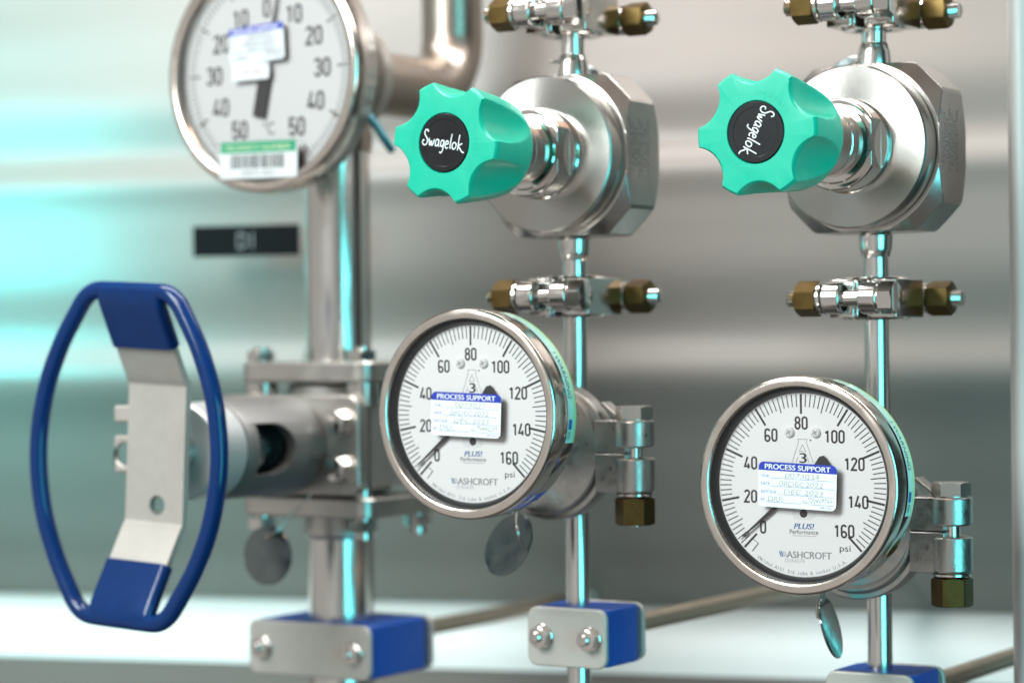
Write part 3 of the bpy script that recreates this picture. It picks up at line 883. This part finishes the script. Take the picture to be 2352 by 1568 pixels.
b.cyl(2.6, -6.9, -4.2, RF, 24, mi=1)
b.build("pointer", [INK, BRASS], th)
b = MB(); b.lathe([(61.3, -3.6), (61.3, -3.0)], RF, 96); b.build("glass", GLASS, th)
s_ = sticker_mb(-2.95, ("0073031", "08DEC2022", "DEC.2023", "DRP"), 3.0, -4.5, 16.3, 9)
m_ = s_.mesh("sticker"); m_.transform(RF); finish("calibration_sticker", m_, [DIMPAPER, BLUEINK, WHITEM, SMUDGE, INK], th)
b = MB(); M = RF @ T(-9, 1.0, -2.9) @ RZ(0.5)
b.prism(rrect(27, 9.2, 1.5), 0, 0.1, M); text(b, "LIMITED", 0, 0, 2.0, 17, 0.14, 1, M, ref='L'); b.build("small_sticker", [DIMPAPER, PINK], th)
b = MB(); M = RF @ T(-1.5, -49.5, 0.35) @ RZ(-1) @ Matrix.Diagonal((0.96, 0.95, 1, 1))
b.prism(rrect(58, 20, 2), 0, 0.12, M, 0)
b.add([(-28, 5, 0.14), (28, 5, 0.14), (28, 11.6, 0.14), (-28, 11.6, 0.14)], [(0, 1, 2, 3)], M, 1)
text(b, "PROPERTY NUMBER", 0, 8, 2.6, 48, 0.18, 2, M, ref='P')
x = -20.5; rnd = random.Random(4)
while x < 20:
    wd = rnd.choice((0.35, 0.5, 0.8, 1.1)); line(b, x, -4.2, x, 4.0, wd, 0.15, 3, M); x += wd + rnd.choice((0.35, 0.5, 0.9))
text(b, "000731 0031", 0, -6.8, 2.2, 24, 0.15, 3, M)
b.build("barcode_sticker", [DIMPAPER, GREENINK, YELLOWINK, INK], th)

# ------------------------------------------------------------------ pipe clamp blocks and their rods
def pipe_block(loc, label, wd, dp, ht, xo, big):
    r = thing("pipe_block", loc, label, "pipe clamp", "blue pipe clamp blocks between steel plates")
    b = MB(); b.prism([(x + xo, y) for x, y in rrect(wd - 2, dp, 8 if big else 6)], -ht / 2 + 0.5, ht / 2 - 0.5)
    b.build("block", BLUEP, r, bevel=1.0)
    for s in (-1, 1):
        b = MB(); M = RF @ T(xo, 0, -s * (dp / 2 + 1.2))
        b.prism(rrect(wd, ht, 5.5), -1.5, 1.5, M)
        b.build("plate", SHEET, r, bevel=0.9, seg=3)
    for s in (-1, 1):
        b = MB(); M = RF @ T(xo + s * (wd / 2 - (11 if big else 9)), 0, dp / 2 + 2.7)
        b.cyl(6.2, 0, 1.2, M, 36, 0.3); b.hexnut(4.8, 1.2, 5.6, M, rot=0.3, both=False); b.cyl(2.8, 5.6, 8.2, M, 24, 0.5)
        b.build("bolt", STEEL, r)
    return r
BLR = at(PR, 3, 0, -175.0); BLM = at(PM, 5, 0, -149.0); BLL = at(PL, 0, 0, -176.0)
pipe_block(BLR, "blue pipe block at the right tube's foot, cut by the photo's bottom edge", 46, 36, 30, 0, False)
pipe_block(BLM, "blue pipe block with bolted square plate on the middle tube's foot", 46, 36, 30, 0, False)
pipe_block(BLL, "widest blue pipe block, holding the big pipe below the valve", 86, 60, 31, 0, True)
def rod(loc, y0_, label):
    r = thing("support_rod", loc, label, "rod", "support rods from pipe blocks to the wall")
    Rw = Matrix.Rotation(-rad(WYAW), 3, 'Z'); nw = Rw @ Vector((0, 1, 0)); dr = Matrix.Rotation(-rad(YAW), 3, 'Z') @ Vector((0, 1, 0))
    org = WORG + nw * (wall_y(loc.z * 1000) * 0.001)
    end = nw.dot(org - loc) / nw.dot(dr) * 1000
    b = MB(); b.cyl(5.0, -end - 3, -y0_, RF, 32); b.build("rod", ROD, r)
    b = MB(); b.lathe([(4.5, -end + 5), (6.5, -end + 3), (7.0, -end - 3)], RF, 36); b.build("foot", SHEET, r)
rod(BLR, 20.5, "support rod running back from the right pipe block")
rod(BLM, 20.5, "support rod running back from the middle pipe block")
rod(BLL, 32.5, "support rod running back from the widest pipe block")

# ------------------------------------------------------------------ hanging tags
def hang_tag(center, normal, R, label, wire_pts, edge=True, hole=None):
    o = bpy.data.objects.new("hanging_tag", None); COL.objects.link(o)
    o.location = center; tag(o, label, "tag", "round metal tags on wires")
    nrm = Vector(normal).normalized()
    q = nrm.to_track_quat('Z', 'Y').to_matrix().to_4x4()
    b = MB(); b.lathe([(R - 0.4, -0.6), (R, -0.3), (R, 0.3), (R - 0.4, 0.6)], q, 64); 
    b.build("disc", TAGM, o)
    up = q @ Vector((0, 1, 0))
    c0 = Vector(center)
    pts = [(Vector(p) - c0) * 1000 for p in wire_pts]
    b = MB()
    b.tube(smooth(pts, 6), 0.7, 8)
    pts2 = [p + nrm * 1.2 + Vector((0.6, 0, 0)) for p in pts]
    b.tube(smooth(pts2, 6), 0.7, 8)
    b.build("wire", WIRE, o)
    return o
hang_tag(P(615, 1275, 1.335), (-0.50, -0.86, 0.05), 16.2, "round tag hanging on wire beneath the flanged valve",
         [P(715, 1135, 1.345), P(672, 1180, 1.335), P(640, 1215, 1.330), P(618, 1228, 1.330), P(612, 1236, 1.331)])
c_ = P(1168, 1250, 1.205)
hang_tag(c_, (-0.70, -0.60, 0.42), 16.5, "round dark tag hanging below the middle pressure gauge",
         [P(1192, 1165, 1.203), P(1188, 1195, 1.196), P(1190, 1222, 1.190), P(1200, 1252, 1.193)])
c_ = P(1908, 1440, 1.150)
hang_tag(c_, (0.90, -0.36, 0.26), 15.0, "round tag seen nearly edge on below the right pressure gauge",
         [P(1890, 1352, 1.15), P(1884, 1372, 1.148), P(1876, 1395, 1.147), P(1878, 1420, 1.147)])
hang_tag(P(1965, 205, 1.235), (-0.35, -0.9, 0.1), 17.0, "tag half hidden behind the right regulator's round body",
         [P(1985, 120, 1.19), P(1972, 140, 1.185), P(1955, 155, 1.20), P(1950, 175, 1.23)])
hang_tag(P(1325, 220, 1.285), (-0.35, -0.9, 0.1), 17.0, "tag mostly hidden behind the middle regulator's round body",
         [P(1295, 142, 1.235), P(1262, 143, 1.235), P(1300, 146, 1.25), P(1322, 165, 1.28)])

# loose teal strap hanging at the back of the thermometer
st_ = bpy.data.objects.new("cable_strap", None); COL.objects.link(st_)
sp = [P(832, 238, 1.375), P(842, 262, 1.37), P(866, 292, 1.37), P(886, 325, 1.37), P(900, 345, 1.375)]
st_.location = sp[0]; tag(st_, "pale teal strap dangling from the thermometer's rim beside the green knob", "strap")
b = MB(); b.tube(smooth([(p - sp[0]) * 1000 for p in sp], 5), 2.4, 10); b.build("strap", TEALP, st_)
